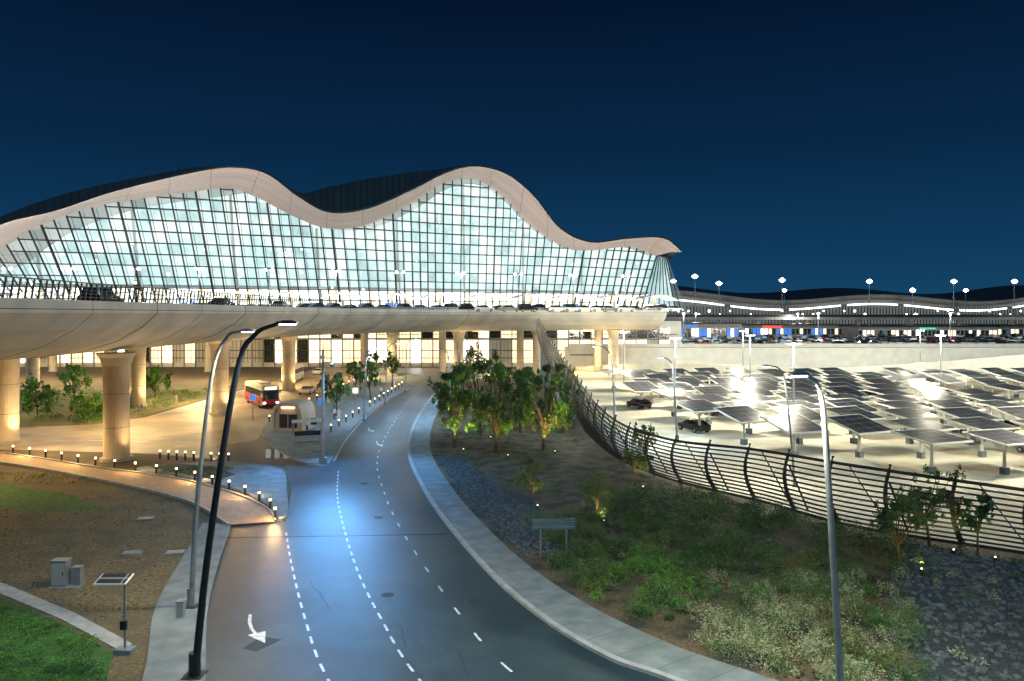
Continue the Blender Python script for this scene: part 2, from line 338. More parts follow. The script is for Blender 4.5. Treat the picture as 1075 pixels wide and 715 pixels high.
# arrivals frontage
b=MB()
b.box((-90,203,6.1),(270,.6,12.2),white)
E_ent=mat('shop_light',(.9,.9,.9),emit=(1,.76,.44),es=1.5)
for i in range(90):
    x=-222+i*3
    if x>40: break
    m_=random.choice((E_soft,E_soft,E_wht,E_ent,E_ent,glassd,white))
    b.box((x+1.5,202.6,4.2),(2.7,.1,6),m_); b.box((x+1.5,202.6,9.0),(2.7,.1,2.6),random.choice((E_ent,E_soft,glassd)))
    b.box((x,202.3,6),(.3,.4,12),greyp)
    for q in(.9,1.8): b.box((x+q,202.4,5.2),(.08,.1,8),dsteel)
for z in(2.4,4.4,7.3,8.7): b.box((-90,202.35,z),(268,.3,.18),dsteel)
b.box((-90,200.5,7.6),(268,3.4,.3),greyp)
b.obj('arrivals_frontage')

# ------------------------------------------------------------ terminal
Gt=[(-120.6,167,23.4),(-112.9,168,28.3),(-105.4,169.4,33.5),(-92.2,172.5,38.8),(-75.1,178,42.5),(-67.3,181,43.9),(-61.3,183.4,42),(-53.1,186.9,37.8),(-45.8,190.3,35.4),(-37.1,194.4,36.8),(-26.8,199.4,42.7),(-18.5,203.6,48.9),(-9.75,208,50.7),(-2,212,46.3),(4.7,215.5,39.6),(14.5,220.5,33.8),(23.2,225,32.8),(35.4,231.4,34.5),(42.5,235,32.8),(45,237,32.2)]
Lp=[(-112.6,156,27.3),(-105.5,157,32.4),(-94.9,159,35.7),(-84.5,162,40.1),(-70.5,167,44.9),(-62.2,170,46.7),(-55.7,173,45.8),(-49.6,176,41.3),(-43.1,179,37.9),(-34.9,183,39.2),(-25.3,188,44.3),(-16.3,193,49.9),(-9.2,197,52.2),(-1.4,201,50.9),(5.8,205,45.8),(13.2,209,37.5),(22.1,214,34.2),(33.7,220,35.8),(44.6,224,36.3),(52.0,233,33.0)]
Bk=[(-137.9,191,31.9),(-129,192,38.5),(-115.8,194,44.1),(-102.8,197,48.2),(-85.2,202,52.4),(-75,205,52.4),(-67,208,50.9),(-59.5,211,47.5),(-51.5,214,49.8),(-41.6,218,52.7),(-30,223,55.5),(-19.2,228,57.6),(-10.9,232,58.1),(-1.6,236,54.7),(6.8,240,47),(15.4,244,39),(25.7,249,36.7),(39,255,37.6),(48.6,255,35.7),(53.5,250,33.8)]
ext=lambda T:[tuple(np.array(T[0])*2-np.array(T[1])+np.array((-22,0,-1)))]+T
Gt,Lp,Bk=ext(Gt),ext(Lp),ext(Bk)
g=cr(Gt,10);l=cr(Lp,10);k=cr(Bk,10); n=len(g)
far=[p+np.array((p[0]*.05,120,-14)) for p in k]
lt=[p+np.array((0,.3,.5)) for p in l]
soff=stripe_mat('soffit_cladding',(.62,.53,.50),(.16,.13,.12),9,.8,rough=.5,w=.06)
roofm=stripe_mat('roof_cladding',(.030,.045,.052),(.010,.016,.02),1.6,200,rough=.6,w=.12)
term=bpy.data.objects.new('airport_terminal',None); COL.objects.link(term)
def loft(name,rows,m,vs):
    me=bpy.data.meshes.new(name); V=[tuple(p) for r in rows for p in r]; F=[];U=[]
    u=arc([p[:2] for p in rows[0]]); nn=len(rows[0])
    for j in range(len(rows)-1):
        for i in range(nn-1):
            F.append((j*nn+i,j*nn+i+1,(j+1)*nn+i+1,(j+1)*nn+i)); U+=[(u[i],vs[j]),(u[i+1],vs[j]),(u[i+1],vs[j+1]),(u[i],vs[j+1])]
    me.from_pydata(V,[],F); me.materials.append(m); uv=me.uv_layers.new(name='UVMap'); uv.data.foreach_set('uv',[c for q in U for c in q])
    me.polygons.foreach_set('use_smooth',[True]*len(me.polygons)); o=bpy.data.objects.new(name,me); COL.objects.link(o); o.parent=term; return o
m1=[g[i]*.45+l[i]*.55+np.array((0,0,.5)) for i in range(n)]
gi=[g[i]+np.array((0,16,1.5)) for i in range(n)]
loft('soffit',[g,m1,l],soff,[0,6,11]); loft('roof_edge',[l,lt],dsteel,[0,1]); loft('inner_ceiling',[gi,g],soff,[0,16])
mr=[lt[i]*.5+k[i]*.5+np.array((0,0,.6)) for i in range(n)]
loft('roof',[lt,mr,k,far],roofm,[0,18,36,160])
col=resample(g,2.75); base=15.0
def fp(i,z,off=0):
    T=col[i]; bt=np.array((T[0]-.05*(T[0]+30),T[1]+7,base)); f=(z-base)/(T[2]-base); p=bt*(1-f)+T*f; return (p[0],p[1]-off,p[2])
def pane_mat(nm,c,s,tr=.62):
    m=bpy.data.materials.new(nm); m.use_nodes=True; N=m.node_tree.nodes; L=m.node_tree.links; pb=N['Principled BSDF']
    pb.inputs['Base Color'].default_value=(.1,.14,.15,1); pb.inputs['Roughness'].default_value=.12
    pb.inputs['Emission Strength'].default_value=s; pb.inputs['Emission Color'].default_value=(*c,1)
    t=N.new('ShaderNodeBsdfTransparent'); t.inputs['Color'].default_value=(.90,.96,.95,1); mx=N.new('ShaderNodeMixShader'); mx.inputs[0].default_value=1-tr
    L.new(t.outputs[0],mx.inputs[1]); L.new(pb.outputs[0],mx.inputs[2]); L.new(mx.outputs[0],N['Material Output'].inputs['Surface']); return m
pm=[pane_mat('glazing_glow',(.70,.9,.92),.60,.72),pane_mat('glazing_glow_bright',(.85,.98,.98),1.0,.64),pane_mat('glazing_glow_grey',(.33,.50,.53),.45,.60)]  # panes emit as well: interior glow put into the glass
mI=bpy.data.materials.new('interior_glow'); mI.use_nodes=True; N=mI.node_tree.nodes; L=mI.node_tree.links; pb=N['Principled BSDF']
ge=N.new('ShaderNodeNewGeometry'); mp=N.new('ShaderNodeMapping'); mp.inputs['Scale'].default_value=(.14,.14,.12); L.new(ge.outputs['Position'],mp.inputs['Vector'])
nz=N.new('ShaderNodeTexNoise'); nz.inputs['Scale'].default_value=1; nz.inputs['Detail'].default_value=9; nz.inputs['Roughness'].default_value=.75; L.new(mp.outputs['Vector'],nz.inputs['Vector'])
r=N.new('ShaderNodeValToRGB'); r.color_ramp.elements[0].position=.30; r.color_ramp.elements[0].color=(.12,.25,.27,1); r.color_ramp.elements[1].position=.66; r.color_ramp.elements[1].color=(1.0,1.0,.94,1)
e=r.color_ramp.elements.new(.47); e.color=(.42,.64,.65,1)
L.new(nz.outputs['Fac'],r.inputs['Fac']); L.new(r.outputs['Color'],pb.inputs['Emission Color']); pb.inputs['Emission Strength'].default_value=1.5; pb.inputs['Base Color'].default_value=(.4,.4,.4,1)  # cloudy emission paints the lit hall onto the back wall
b=MB(); nc=len(col)
for i in range(nc-1):
    T0,T1=col[i][2]+1.4,col[i+1][2]+1.4; p0,p1=col[i],col[i+1]
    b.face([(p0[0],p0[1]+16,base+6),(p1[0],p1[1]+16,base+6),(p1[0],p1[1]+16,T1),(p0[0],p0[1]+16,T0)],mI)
    b.face([(p0[0],p0[1]+16,base),(p1[0],p1[1]+16,base),(p1[0],p1[1]+16,base+6),(p0[0],p0[1]+16,base+6)],E_wht if i%4 else E_soft)  # glowing strip added for the bright band at the facade base
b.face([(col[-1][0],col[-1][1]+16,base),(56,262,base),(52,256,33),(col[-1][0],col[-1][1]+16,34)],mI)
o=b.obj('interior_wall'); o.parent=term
b=MB()
for i in range(0,nc-5,8):
    c0=col[i]
    b.tube([(c0[0],c0[1]+13,base),(c0[0],c0[1]+9,c0[2]*.6),(c0[0],c0[1]+6,c0[2]-.5)],.35,white,n=6)
b.tube([(c[0],c[1]+15.2,base+6) for c in col],.4,greyp,n=5)
for i in range(2,nc-2,3):
    for q in range(3):
        z=base+random.uniform(.1,.85)*(col[i][2]-base); b.ball((col[i][0],col[i][1]+12,z),random.uniform(.2,.5),E_wht,n=6,h=4)
o=b.obj('interior_structure'); o.parent=term
bp=MB(); bm_=MB(); rs=2.6
for i in range(nc-1):
    j=0
    while True:
        z0=base+j*rs
        if z0>=min(col[i][2],col[i+1][2])-.05: break
        za=min(z0+rs,col[i][2]); zb=min(z0+rs,col[i+1][2])
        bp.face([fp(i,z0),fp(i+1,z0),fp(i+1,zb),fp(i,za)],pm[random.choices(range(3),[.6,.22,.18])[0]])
        if j>0:
            bm_.tube([fp(i,z0,.2),fp(i+1,z0,.2)],.18,dsteel,n=4,caps=False)
            bm_.tube([fp(i,z0,-1.6),fp(i+1,z0,-1.6)],.07,dsteel,n=4,caps=False)
        j+=1
for i in range(nc):
    bm_.tube([fp(i,base,.3),fp(i,col[i][2],.3)],.20 if i%6 else .30,dsteel,n=4,caps=False)
    bm_.tube([fp(i,base,-1.5),fp(i,col[i][2],-1.5)],.08,dsteel,n=4,caps=False)
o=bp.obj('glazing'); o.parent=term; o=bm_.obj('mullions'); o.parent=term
b=MB(); T=col[-1]; a0=np.array(fp(nc-1,base)); a1=np.array((60,262,base)); t0=np.array(T); t1=np.array((52,255,33))
for q in range(8):
    f,f2=q/8,(q+1)/8
    b.face([a0*(1-f)+a1*f,a0*(1-f2)+a1*f2,t0*(1-f2)+t1*f2,t0*(1-f)+t1*f],pm[2]); b.tube([a0*(1-f)+a1*f,t0*(1-f)+t1*f],.2,dsteel,n=4)
o=b.obj('end_wall'); o.parent=term
for x,y,z in((-118,140,15.5),(-92,142,15.5),(-66,150,15.5),(-44,160,15.5),(-24,168,15.5),(-4,176,15.5),(14,184,15.5),(34,196,15.5)):
    spot('soffit_fill',(x,y,z),(x+6,y+22,45),19000,(1,.86,.80),2.0,1,term)  # unseen spots added to brighten the roof soffit
for i in range(15):
    x=-108+i*10.2; y=158+max(0,(x+60))*.30; b=MB()
    pts=[(-4.6,0,3.2),(-2.5,0,4.0),(0,0,4.3),(2.5,0,4.0),(4.6,0,3.2)]
    for a,c in zip(pts,pts[1:]):
        b.face([(a[0],-3,a[2]),(c[0],-3,c[2]),(c[0],3,c[2]),(a[0],3,a[2])],white); b.face([(a[0],-3,a[2]-.25),(a[0],3,a[2]-.25),(c[0],3,c[2]-.25),(c[0],-3,c[2]-.25)],E_soft)
        b.face([(a[0],-3.02,a[2]-.25),(c[0],-3.02,c[2]-.25),(c[0],-3.02,c[2]),(a[0],-3.02,a[2])],white)
    b.tube([(0,0,0),(0,0,4.1)],[.25,.4],white); b.box((0,.4,1.2),(3,.3,1.6),E_wht if i%4 else E_blue)
    b.obj('entrance_canopy',(x,y,14.5),rz=.25)

# ------------------------------------------------------------ street lamps
def lamp(base,pts,head,r=.11,power=0,colr=(.72,.90,1),name='street_lamp',lit=True,pm_=steel):
    b=MB(); P=cr([(0,0,0)]+[tuple(p) for p in pts],6); rr=[r*(1-.55*i/len(P)) for i in range(len(P))]
    b.tube(P,rr,pm_,n=10); b.tube([(0,0,0),(0,0,.9)],r*1.5,pm_,n=10); b.box((0,0,.03),(r*5,r*5,.06),dsteel)
    e=Vector(P[-1]); d=Vector(head)
    b.box(e+d*.5+Vector((0,0,.02)),(max(abs(d.x),.3),.32,.10),pm_); b.box(e+d*.5+Vector((0,0,.085)),(max(abs(d.x),.3)*.6,.2,.04),pm_); b.box(e+d*.5+Vector((0,0,-.055)),(max(abs(d.x),.3)*.8,.24,.04),E_cool if lit else white)
    o=b.obj(name,base)
    if power: spot('lamp_light',e+d*.5+Vector((0,0,-.35)),e+d*.5+Vector((0.5,0,-12)),power,colr,2.75,.25,o)
    return o
lamp((-12.2,29.3,.1),[(.55,0,5),(1.6,0,11.6),(2.3,0,13.1),(3.2,0,13.55)],(.75,0,.03),.15,3600,pm_=dsteel)
lamp((-15.25,36.2,.1),[(.3,0,5),(1.0,0,11),(1.7,0,12.8),(2.4,0,13.1)],(.6,0,.02),.12,7000,(1,.88,.66))
lamp((10.75,24.6,.1),[(-.15,0,2.1),(-.6,0,9.5),(-.8,0,11.4),(-1.2,0,11.95)],(-.55,0,.03),.13,9500,(1,1,.78))
lamp((18,83,0),[(-.2,0,4),(-.5,0,8),(-.9,0,9.0),(-1.5,0,9.3)],(-.6,0,0),.13,5000)
lamp((11.6,86,0),[(-.1,0,5),(-.4,0,9),(-1.1,0,10.2),(-1.9,0,10.4)],(-.6,0,0),.12,4000)
lamp((23,62,0),[(-.3,0,4),(-.8,0,8.5),(-1.3,0,9.6),(-2,0,9.8)],(-.6,0,0),.1,5000,(1,1,.8))
for (x,y) in((-19.4,100),(-19.6,118),(-19.3,138),(-8,100),(-8.6,128)):
    s=1 if x<-15 else -1
    lamp((x,y,.1),[(.1*s,0,4),(.3*s,0,8),(.8*s,0,9.2),(1.6*s,0,9.4)],(.6*s,0,0),.1,5500 if y<120 else 2500,(.40,.68,1))
lamp((14,10,.1),[(-.3,0,6),(-1,0,12),(-2.5,0,13.2)],(-.7,0,0),.13,4000)
b=MB(); b.tube([(0,0,0),(0,0,10.6)],[.17,.1],steel); b.box((0,0,.3),(.6,.6,.6),conc); b.box((0,-.2,9.9),(.35,.6,.3),white); b.box((.4,0,9.4),(.9,.08,.08),steel); b.ball((.8,0,9.2),.2,dsteel); o=b.obj('camera_mast',(-17.5,70.6,.14))
spot('mast_lamp',(1.2,-.3,10),(4,-6,0),15000,(.16,.48,1),2.3,.2,o)
for i in range(12):
    x=-112+i*12.6; y=150+max(0,(x+60))*.33; b=MB(); b.tube([(0,0,0),(0,0,8.5)],[.14,.08],steel); b.box((0,0,8.6),(1.6,.3,.12),steel); b.ball((-.7,0,8.45),.32,E_cool); b.ball((.7,0,8.45),.32,E_cool)
    o=b.obj('street_lamp',(x,y,14.5)); 
    if i%2==0: point('lamp_light',(0,0,8),7000,(1,.96,.92),.4,o)
for x,y in((34,92),(62,84),(92,96),(40,128),(72,128),(106,134),(50,165),(90,168),(24,112),(22,150),(130,160),(46,64)):
    b=MB(); b.tube([(0,0,0),(0,0,10.5)],[.15,.08],steel); b.box((0,0,10.5),(1.8,.35,.14),steel); b.box((0,0,10.41),(1.5,.3,.04),E_cool)
    o=b.obj('street_lamp',(x,y,0)); point('lamp_light',(0,0,9.6),17000 if (x,y)!=(46,64) else 10000,(1,.92,.70),.8,o,spec=.02)

# ------------------------------------------------------------ curved fence
top=[4,3.9,3.9,4.0,4.3,4.1,3.7,4.3,7,10.5,13]
Fp=cr([(a[0],a[1],t) for a,t in zip(F_bot,top)],14); Fp=resample(Fp,1.2)
b=MB(); nb=12
def fpt(p,f,extra=0):
    bot=max(.25,p[2]-5.6); z=bot+(p[2]-bot)*f; lean=-1.1*math.sin(f*2.5)*.8
    return Vector((p[0]+lean+extra,p[1]+lean*.6+extra*.6,z))
for j in range(nb+1):
    f=j/nb; P=[fpt(p,f) for p in Fp]
    h=.10 if j in(0,nb) else .06
    for pa,pb_ in zip(P,P[1:]):
        b.face([pa-Vector((0,0,h)),pb_-Vector((0,0,h)),pb_+Vector((0,0,h)),pa+Vector((0,0,h))],fencem)
    if j==nb: b.tube(P,.07,fencem,n=5,caps=False)
for i in range(0,len(Fp),3):
    p=Fp[i]; P=[fpt(p,f/8,.2) for f in range(9)]; P.append(P[-1]+Vector((.1,.05,.35)))
    b.tube(P,[.17-.07*q/9 for q in range(10)],fencem,n=6)
    bot=max(0,p[2]-5.6)
    b.tube([(p[0]+.2,p[1]+.1,0),(p[0]+.2,p[1]+.1,bot+.4)],.2,conc,n=8)
    if i%6==0:
        b.tube([(p[0]+1.5,p[1]+1,0),(p[0]-.2,p[1],p[2]*.8)],.07,fencem,n=6)
        if i+3<len(Fp): b.tube([fpt(p,0,.1),fpt(Fp[i+2],1,.1)],.05,fencem,n=4)
for i in range(0,len(Fp)-1):
    for s in(0,.33,.66):
        p=Fp[i]*(1-s)+Fp[i+1]*s
        if p[1]>66: b.tube([fpt(p,f/4,.14) for f in range(5)],.035,fencem,n=3,caps=False)
b.obj('slatted_fence')
b=MB(); W=[p for p in Fp if p[1]>72]
strip(b,[(p[0]+.5,p[1]) for p in W],[(p[0]+3.5,p[1]+.5) for p in W],0,.4,conc,conc); b.obj('ramp_kerb')

# ------------------------------------------------------------ car park
def paneltex():
    m=bpy.data.materials.new('solar_cells'); m.use_nodes=True; N=m.node_tree.nodes; L=m.node_tree.links; pb=N['Principled BSDF']
    tc=N.new('ShaderNodeTexCoord'); br=N.new('ShaderNodeTexBrick'); br.offset=0
    br.inputs['Color1'].default_value=(.015,.020,.028,1); br.inputs['Color2'].default_value=(.028,.034,.042,1); br.inputs['Mortar'].default_value=(.30,.30,.28,1)
    br.inputs['Scale'].default_value=1; br.inputs['Brick Width'].default_value=1.55; br.inputs['Row Height'].default_value=1.0; br.inputs['Mortar Size'].default_value=.03
    L.new(tc.outputs['Object'],br.inputs['Vector']); L.new(br.outputs['Color'],pb.inputs['Base Color']); pb.inputs['Roughness'].default_value=.35; pb.inputs['Specular IOR Level'].default_value=.5; return m
solar=paneltex()
def pmk(tilt):
    b=MB(); R=Matrix.Rotation(tilt,3,'X'); nrm=R@Vector((0,0,1))
    b.box((0,0,3.25),(4.9,4.3,.14),white,rx=tilt); c=Vector((0,0,3.25))+nrm*.075; b.box(c,(4.55,3.95,.02),solar,rx=tilt)
    b.tube([(0,0,0),(0,0,3.1)],[.16,.13],white); b.tube([(0,0,2.0),(-1.7,0,3.12)],.06,white); b.tube([(0,0,2.0),(1.7,0,3.12)],.06,white); b.box((0,0,.3),(.55,.55,.6),conc); b.box((0,0,3.1),(4.4,.14,.14),white)
    return b.mesh('solar_canopy')
pmesh=[pmk(.20),pmk(.12),pmk(.27)]
def car_mesh(pm_,suv=False):
    b=MB(); W=.92; h=1.75 if suv else 1.45
    st=[(-2.25,.45,.62,.80,.80,.70),(-2.15,.32,.62,.95,.95,.74),(-1.75 if not suv else -2.0,.3,.65,1.0,1.02 if not suv else 1.1,.72),(-1.15 if not suv else -1.7,.3,.65,1.0,h-.06,.64),(-.2,.3,.65,.98,h,.66),(.45,.3,.65,.96,h-.05,.65),(1.2,.3,.65,.94,.96,.72),(1.95,.32,.62,.84,.84,.72),(2.2,.42,.6,.68,.68,.66)]
    ring=[]
    for i,(x,zl,zm,zb,zr,rw) in enumerate(st):
        w=W*(.9 if i in(0,len(st)-1) else 1)
        ring.append([(x,-w*.93,zl),(x,-w,zm),(x,-w*.97,zb),(x,-rw,zr),(x,rw,zr),(x,w*.97,zb),(x,w,zm),(x,w*.93,zl)])
    for i in range(len(ring)-1):
        for k in range(8):
            q=(k+1)%8; g_=(k in(2,4) and 2<=i<=5) or (k==3 and i in(2,5))
            b.face([ring[i][k],ring[i+1][k],ring[i+1][q],ring[i][q]],glassd if g_ else pm_)
    b.face(ring[0],pm_); b.face(ring[-1][::-1],pm_)
    for x in(-1.4,1.4):
        for y in(-.86,.86): b.tube([(x,y-.1,.33),(x,y+.1,.33)],.33,tyre,n=14); b.tube([(x,y-.115,.33),(x,y+.115,.33)],.18,steel,n=10)
    for y in(-.62,.62): b.box((2.18,y,.62),(.08,.34,.12),white); b.box((-2.24,y,.75),(.08,.3,.12),redp)
    for y in(-1.0,1.0): b.box((.75,y,1.0),(.15,.16,.12),pm_)
    return b.mesh('car')
cm=[car_mesh(m) for m in cars_p]+[car_mesh(cars_p[0],True),car_mesh(cars_p[2],True)]
def car(x,y,z,rz,k=None,nm='parked_car'):
    place(nm,cm[random.choice((0,0,0,1,1,2,3,4,5)) if k is None else k],(x,y,z),rz)
for r in range(11):
    y=67+r*7.6
    for c in range(26):
        x=19+c*6.0+(r%2)*3.0+random.uniform(-.3,.3)
        if c%9==8: continue
        if x<19+max(0,82-y)*1.15: continue
        if x/y>.80: continue
        place('solar_canopy',random.choice(pmesh),(x,y+random.uniform(-.5,.5),0),.42+random.uniform(-.08,.08))
        if y>74 and random.random()<.3: car(x+random.uniform(-.6,.6),y+1.5,0.01,math.pi/2+.4,random.choice((0,0,1,2,4)))
b=MB(); b.prism([(14,200),(40,196),(90,196),(330,200),(330,520),(14,520)],0,5.4,asph2,white)
pk=b.obj('parking_structure')
b=MB(); b.box((175,199.2,5.85),(320,.4,.9),white); b.box((175,199,3.4),(320,.2,.25),dsteel)
b.obj('parapet_wall')
rw=cr([(16,190,1.0,0),(35,178,2.6,.0),(60,152,3.4,.4),(80,148,4.6,1.6),(105,152,6.2,2.9),(150,165,7.5,3.6)],8)
b=MB()
for a,c in zip(rw,rw[1:]):
    b.face([(a[0],a[1],a[3]),(c[0],c[1],c[3]),(c[0],c[1],c[2]),(a[0],a[1],a[2])],white)
    b.face([(a[0],a[1],a[2]),(c[0],c[1],c[2]),(c[0]+.4,c[1]+.5,c[2]),(a[0]+.4,a[1]+.5,a[2])],white)
    b.face([(a[0]+.4,a[1]+.5,a[2]),(c[0]+.4,c[1]+.5,c[2]),(c[0]+.4,c[1]+.5,c[2]-.9),(a[0]+.4,a[1]+.5,a[2]-.9)],white)
    b.face([(a[0]+.4,a[1]+.5,a[2]-.9),(c[0]+.4,c[1]+.5,c[2]-.9),(c[0]+3,c[1]+8,c[2]-.9),(a[0]+3,a[1]+8,a[2]-.9)],asph2)
for x,y in((84,150),(96,152),(110,156),(125,160)): b.tube([(x,y+3,0),(x,y+3,3)],.8,pierm,n=12)
b.obj('ramp')
for r,y in enumerate((206,214,228,240,256,275,300)):
    for c in range(60):
        x=20+c*3.1*(1 if y<250 else 1.3)
        if x>y*.70: break
        if random.random()<.6: car(x,y,5.42,math.pi/2)
def lowbuilding(nm,x,y,w_,d,h,z=5.4,mw=E_soft,n=10,sign=None):
    b=MB(); b.box((0,0,h/2),(w_,d,h),greyp); b.box((0,0,h+.2),(w_+1.5,d+1.5,.4),dsteel)
    for i in range(n):
        b.box((-w_/2+(i+.5)*w_/n,-d/2-.03,h*.45),(w_/n*.7,.06,h*.5),random.choice((E_ent,E_wht,E_blue,glassd,E_blue,glassd)) if mw is E_blue else random.choice((E_ent,E_soft,glassd,glassd,greyp)))
    b.box((0,-d/2-.3,h*.74),(w_,.5,.15),white)
    if sign: b.box((0,-d/2-.1,h*.88),(w_*.12,.1,h*.12),sign)
    b.obj(nm,(x,y,z))
lowbuilding('garage_building',60,262,34,14,5.4,sign=E_blue,mw=E_blue,n=26)
lowbuilding('garage_building',100,300,60,14,4.4,sign=E_red,mw=E_blue,n=40)
lowbuilding('garage_building',150,282,50,14,4.0,sign=E_green,n=34)
lowbuilding('garage_building',215,300,60,14,4.0,sign=E_blue,n=36)
lowbuilding('garage_building',34,268,10,12,6,sign=E_blue,n=7)
b=MB()
b.box((190,330,12.3),(330,9,1.2),greyp); b.box((190,325.3,13.4),(330,.3,1.0),dsteel)
for x in range(40,350,22): b.tube([(x,330,5),(x,330,12)],1,pierm,n=10)
b.obj('elevated_guideway')
for x,y in((50,222),(90,224),(130,226),(170,232),(70,290),(120,320),(180,340),(230,300)):
    b=MB(); b.tube([(0,0,0),(0,0,9)],.15,steel); b.box((0,0,9),(2,.4,.15),steel); b.ball((0,0,8.8),.35,E_cool)
    o=b.obj('street_lamp',(x,y,5.4)); point('lamp_light',(0,0,8.3),13000,(1,.93,.82),.5,o)

# distant concourse
E_rib=mat('concourse_glass',(.1,.1,.1),(.04,.04,.05),scale=.15,emit=(.8,.88,.85),es=.14)
b=MB(); X0=62
def rz_(x): return 25.0+2.4*math.sin((x-60)/21.)+1.3*math.sin((x-60)/47.+1)
prev=None
for i in range(0,460,4):
    x=X0+i; y=470+.0004*(x-150)**2; h=rz_(x)
    cur=(x,y,h)
    if prev:
        a,c=prev,cur
        b.face([(a[0],a[1]-9,a[2]-.5),(c[0],c[1]-9,c[2]-.5),(c[0],c[1]-9,c[2]),(a[0],a[1]-9,a[2])],greyp)
        b.face([(a[0],a[1]-9,a[2]),(c[0],c[1]-9,c[2]),(c[0],c[1]+50,c[2]+6),(a[0],a[1]+50,a[2]+6)],dsteel)
        b.face([(a[0],a[1]-9,a[2]-.5),(a[0],a[1],a[2]-3.5),(c[0],c[1],c[2]-3.5),(c[0],c[1]-9,c[2]-.5)],greyp)
        b.face([(a[0],a[1],8),(c[0],c[1],8),(c[0],c[1],c[2]-3.5),(a[0],a[1],a[2]-3.5)],E_rib)
        b.face([(a[0],a[1]-3,a[2]-6.2),(c[0],c[1]-3,c[2]-6.2),(c[0],c[1]-3,c[2]-5.3),(a[0],a[1]-3,a[2]-5.3)],E_wht if (i//4)%9 else greyp)
        for s in(0,2): b.box((a[0]+s,a[1]-.4,13.5),(.4,.4,11),dsteel)
    prev=cur
for i in range(75): b.ball((X0+i*6.2,455,random.choice((12.5,14,16))),random.uniform(.4,.8),random.choice((E_wht,E_warm,E_cool)),n=6,h=4)
b.obj('distant_concourse')
for x,y,h in((61,352,30),(74,350,29),(83,346,31),(95,350,28),(124,350,29.5),(165,352,29),(204,352,29),(186,354,25),(232,352,29),(150,420,27),(250,420,27)):
    b=MB(); b.tube([(0,0,0),(0,0,h)],[.28,.15],steel); b.tube([(-1.1,0,h),(1.1,0,h)],.12,steel)
    b.ball((0,-.2,h+.2),1.0,E_cool,n=10,h=6); b.ball((-1,-.2,h+.2),.4,E_cool); b.ball((1,-.2,h+.2),.4,E_cool)
    b.obj('floodlight_mast',(x,y,0))
b=MB()
for i in range(160):
    x=random.uniform(150,1500); y=random.uniform(900,1600); b.ball((x,y,random.uniform(4,30)),random.uniform(.5,1.1),random.choice((E_warm,E_cool,E_warm)),n=5,h=3)
b.obj('distant_city_lights')

# ------------------------------------------------------------ vegetation
def leafobj(name,clumps,trunk=None,loc=(0,0,0)):
    V=[];MI=[];mats=[]
    for (c,r,n_,s,m) in clumps:
        n_=int(n_)
        if m not in mats: mats.append(m)
        d=rng.normal(size=(n_,3)); d/=np.linalg.norm(d,axis=1)[:,None]; rad=rng.random(n_)**.45
        P=np.array(c)+d*rad[:,None]*np.array(r)
        a=rng.normal(size=(n_,3)); a/=np.linalg.norm(a,axis=1)[:,None]; bb=np.cross(a,rng.normal(size=(n_,3))); bb/=np.linalg.norm(bb,axis=1)[:,None]+1e-9
        S=s*rng.uniform(.6,1.3,n_)[:,None]; a=a*S; bb=bb*S*.45
        V.append(np.stack([P-a,P-bb,P+a,P+bb],1).reshape(-1,3)); MI+= [mats.index(m)]*n_
    V=np.concatenate(V); V[:,2]=np.maximum(V[:,2],.02); nf=len(V)//4
    me=bpy.data.meshes.new(name+'_leaves'); me.vertices.add(len(V)); me.vertices.foreach_set('co',V.ravel())
    me.loops.add(len(V)); me.loops.foreach_set('vertex_index',np.arange(len(V),dtype=np.int32))
    me.polygons.add(nf); me.polygons.foreach_set('loop_start',np.arange(0,len(V),4,dtype=np.int32)); me.polygons.foreach_set('loop_total',np.full(nf,4,dtype=np.int32))
    for m in mats: me.materials.append(m)
    me.polygons.foreach_set('material_index',np.array(MI,dtype=np.int32)); me.update(); me.validate()
    if trunk:
        t=trunk.obj(name,loc); o=bpy.data.objects.new('foliage',me); COL.objects.link(o); o.parent=t; return t
    return place(name,me,loc)
def tree(x,y,h,R,nl=2600,ls=.16,mats=(0,1,2),name='tree',up=0,low=.45):
    t=MB(); cl=[]; th=h*.38*low/.45
    bend=(random.uniform(-.3,.3),random.uniform(-.3,.3))
    t.tube([(0,0,0),(bend[0]*.4,bend[1]*.4,th*.6),(bend[0],bend[1],th*1.1)],[h*.022,h*.017,h*.012],bark,n=8)
    nb=int(10+R*3)
    for i in range(nb):
        a=i*2.4+random.random(); rr=R*random.uniform(.35,1.0); z=h*random.uniform(low,.96); rr*=1.1-abs(z/h-.55)*.9
        e=(rr*math.cos(a),rr*math.sin(a),z)
        s=(bend[0],bend[1],th*random.uniform(.7,1.1)); m_=((s[0]+e[0])/2+random.uniform(-.2,.2),(s[1]+e[1])/2,(s[2]+e[2])/2+.25)
        t.tube([s,m_,e],[h*.009,h*.006,h*.002],bark,n=5)
        cr_r=R*random.uniform(.17,.32)
        cl.append((e,(cr_r,cr_r,cr_r*.8),nl/nb*random.uniform(.6,1.2),ls,lf[mats[i%len(mats)]]))
        for q in range(3):
            o_=(e[0]+random.gauss(0,R*.22),e[1]+random.gauss(0,R*.22),e[2]+random.gauss(0,R*.22)-R*.05); cl.append((o_,(cr_r*.4,cr_r*.4,cr_r*.8),nl/nb*.22,ls,lf[mats[(i+q)%len(mats)]]))
        o_=(e[0]*1.12,e[1]*1.12,e[2]-R*.28); cl.append((o_,(cr_r*.3,cr_r*.3,R*.28),nl/nb*.22,ls*.8,lf[mats[(i+1)%len(mats)]]))
    o=leafobj(name,cl,t,(x,y,0))
    if up:
        g_=MB(); g_.tube([(0,0,0),(0,0,.22)],.09,dsteel); g_.ball((0,0,.25),.04,E_warm); u=g_.obj('uplight_fitting',(R*.4,-R*.7-.3,0)); u.parent=o
        spot('uplight',(R*.4,-R*.9-.3,.5),(0,0,h*.7),up,(1,.80,.26),2.0,.1,o)
    return o
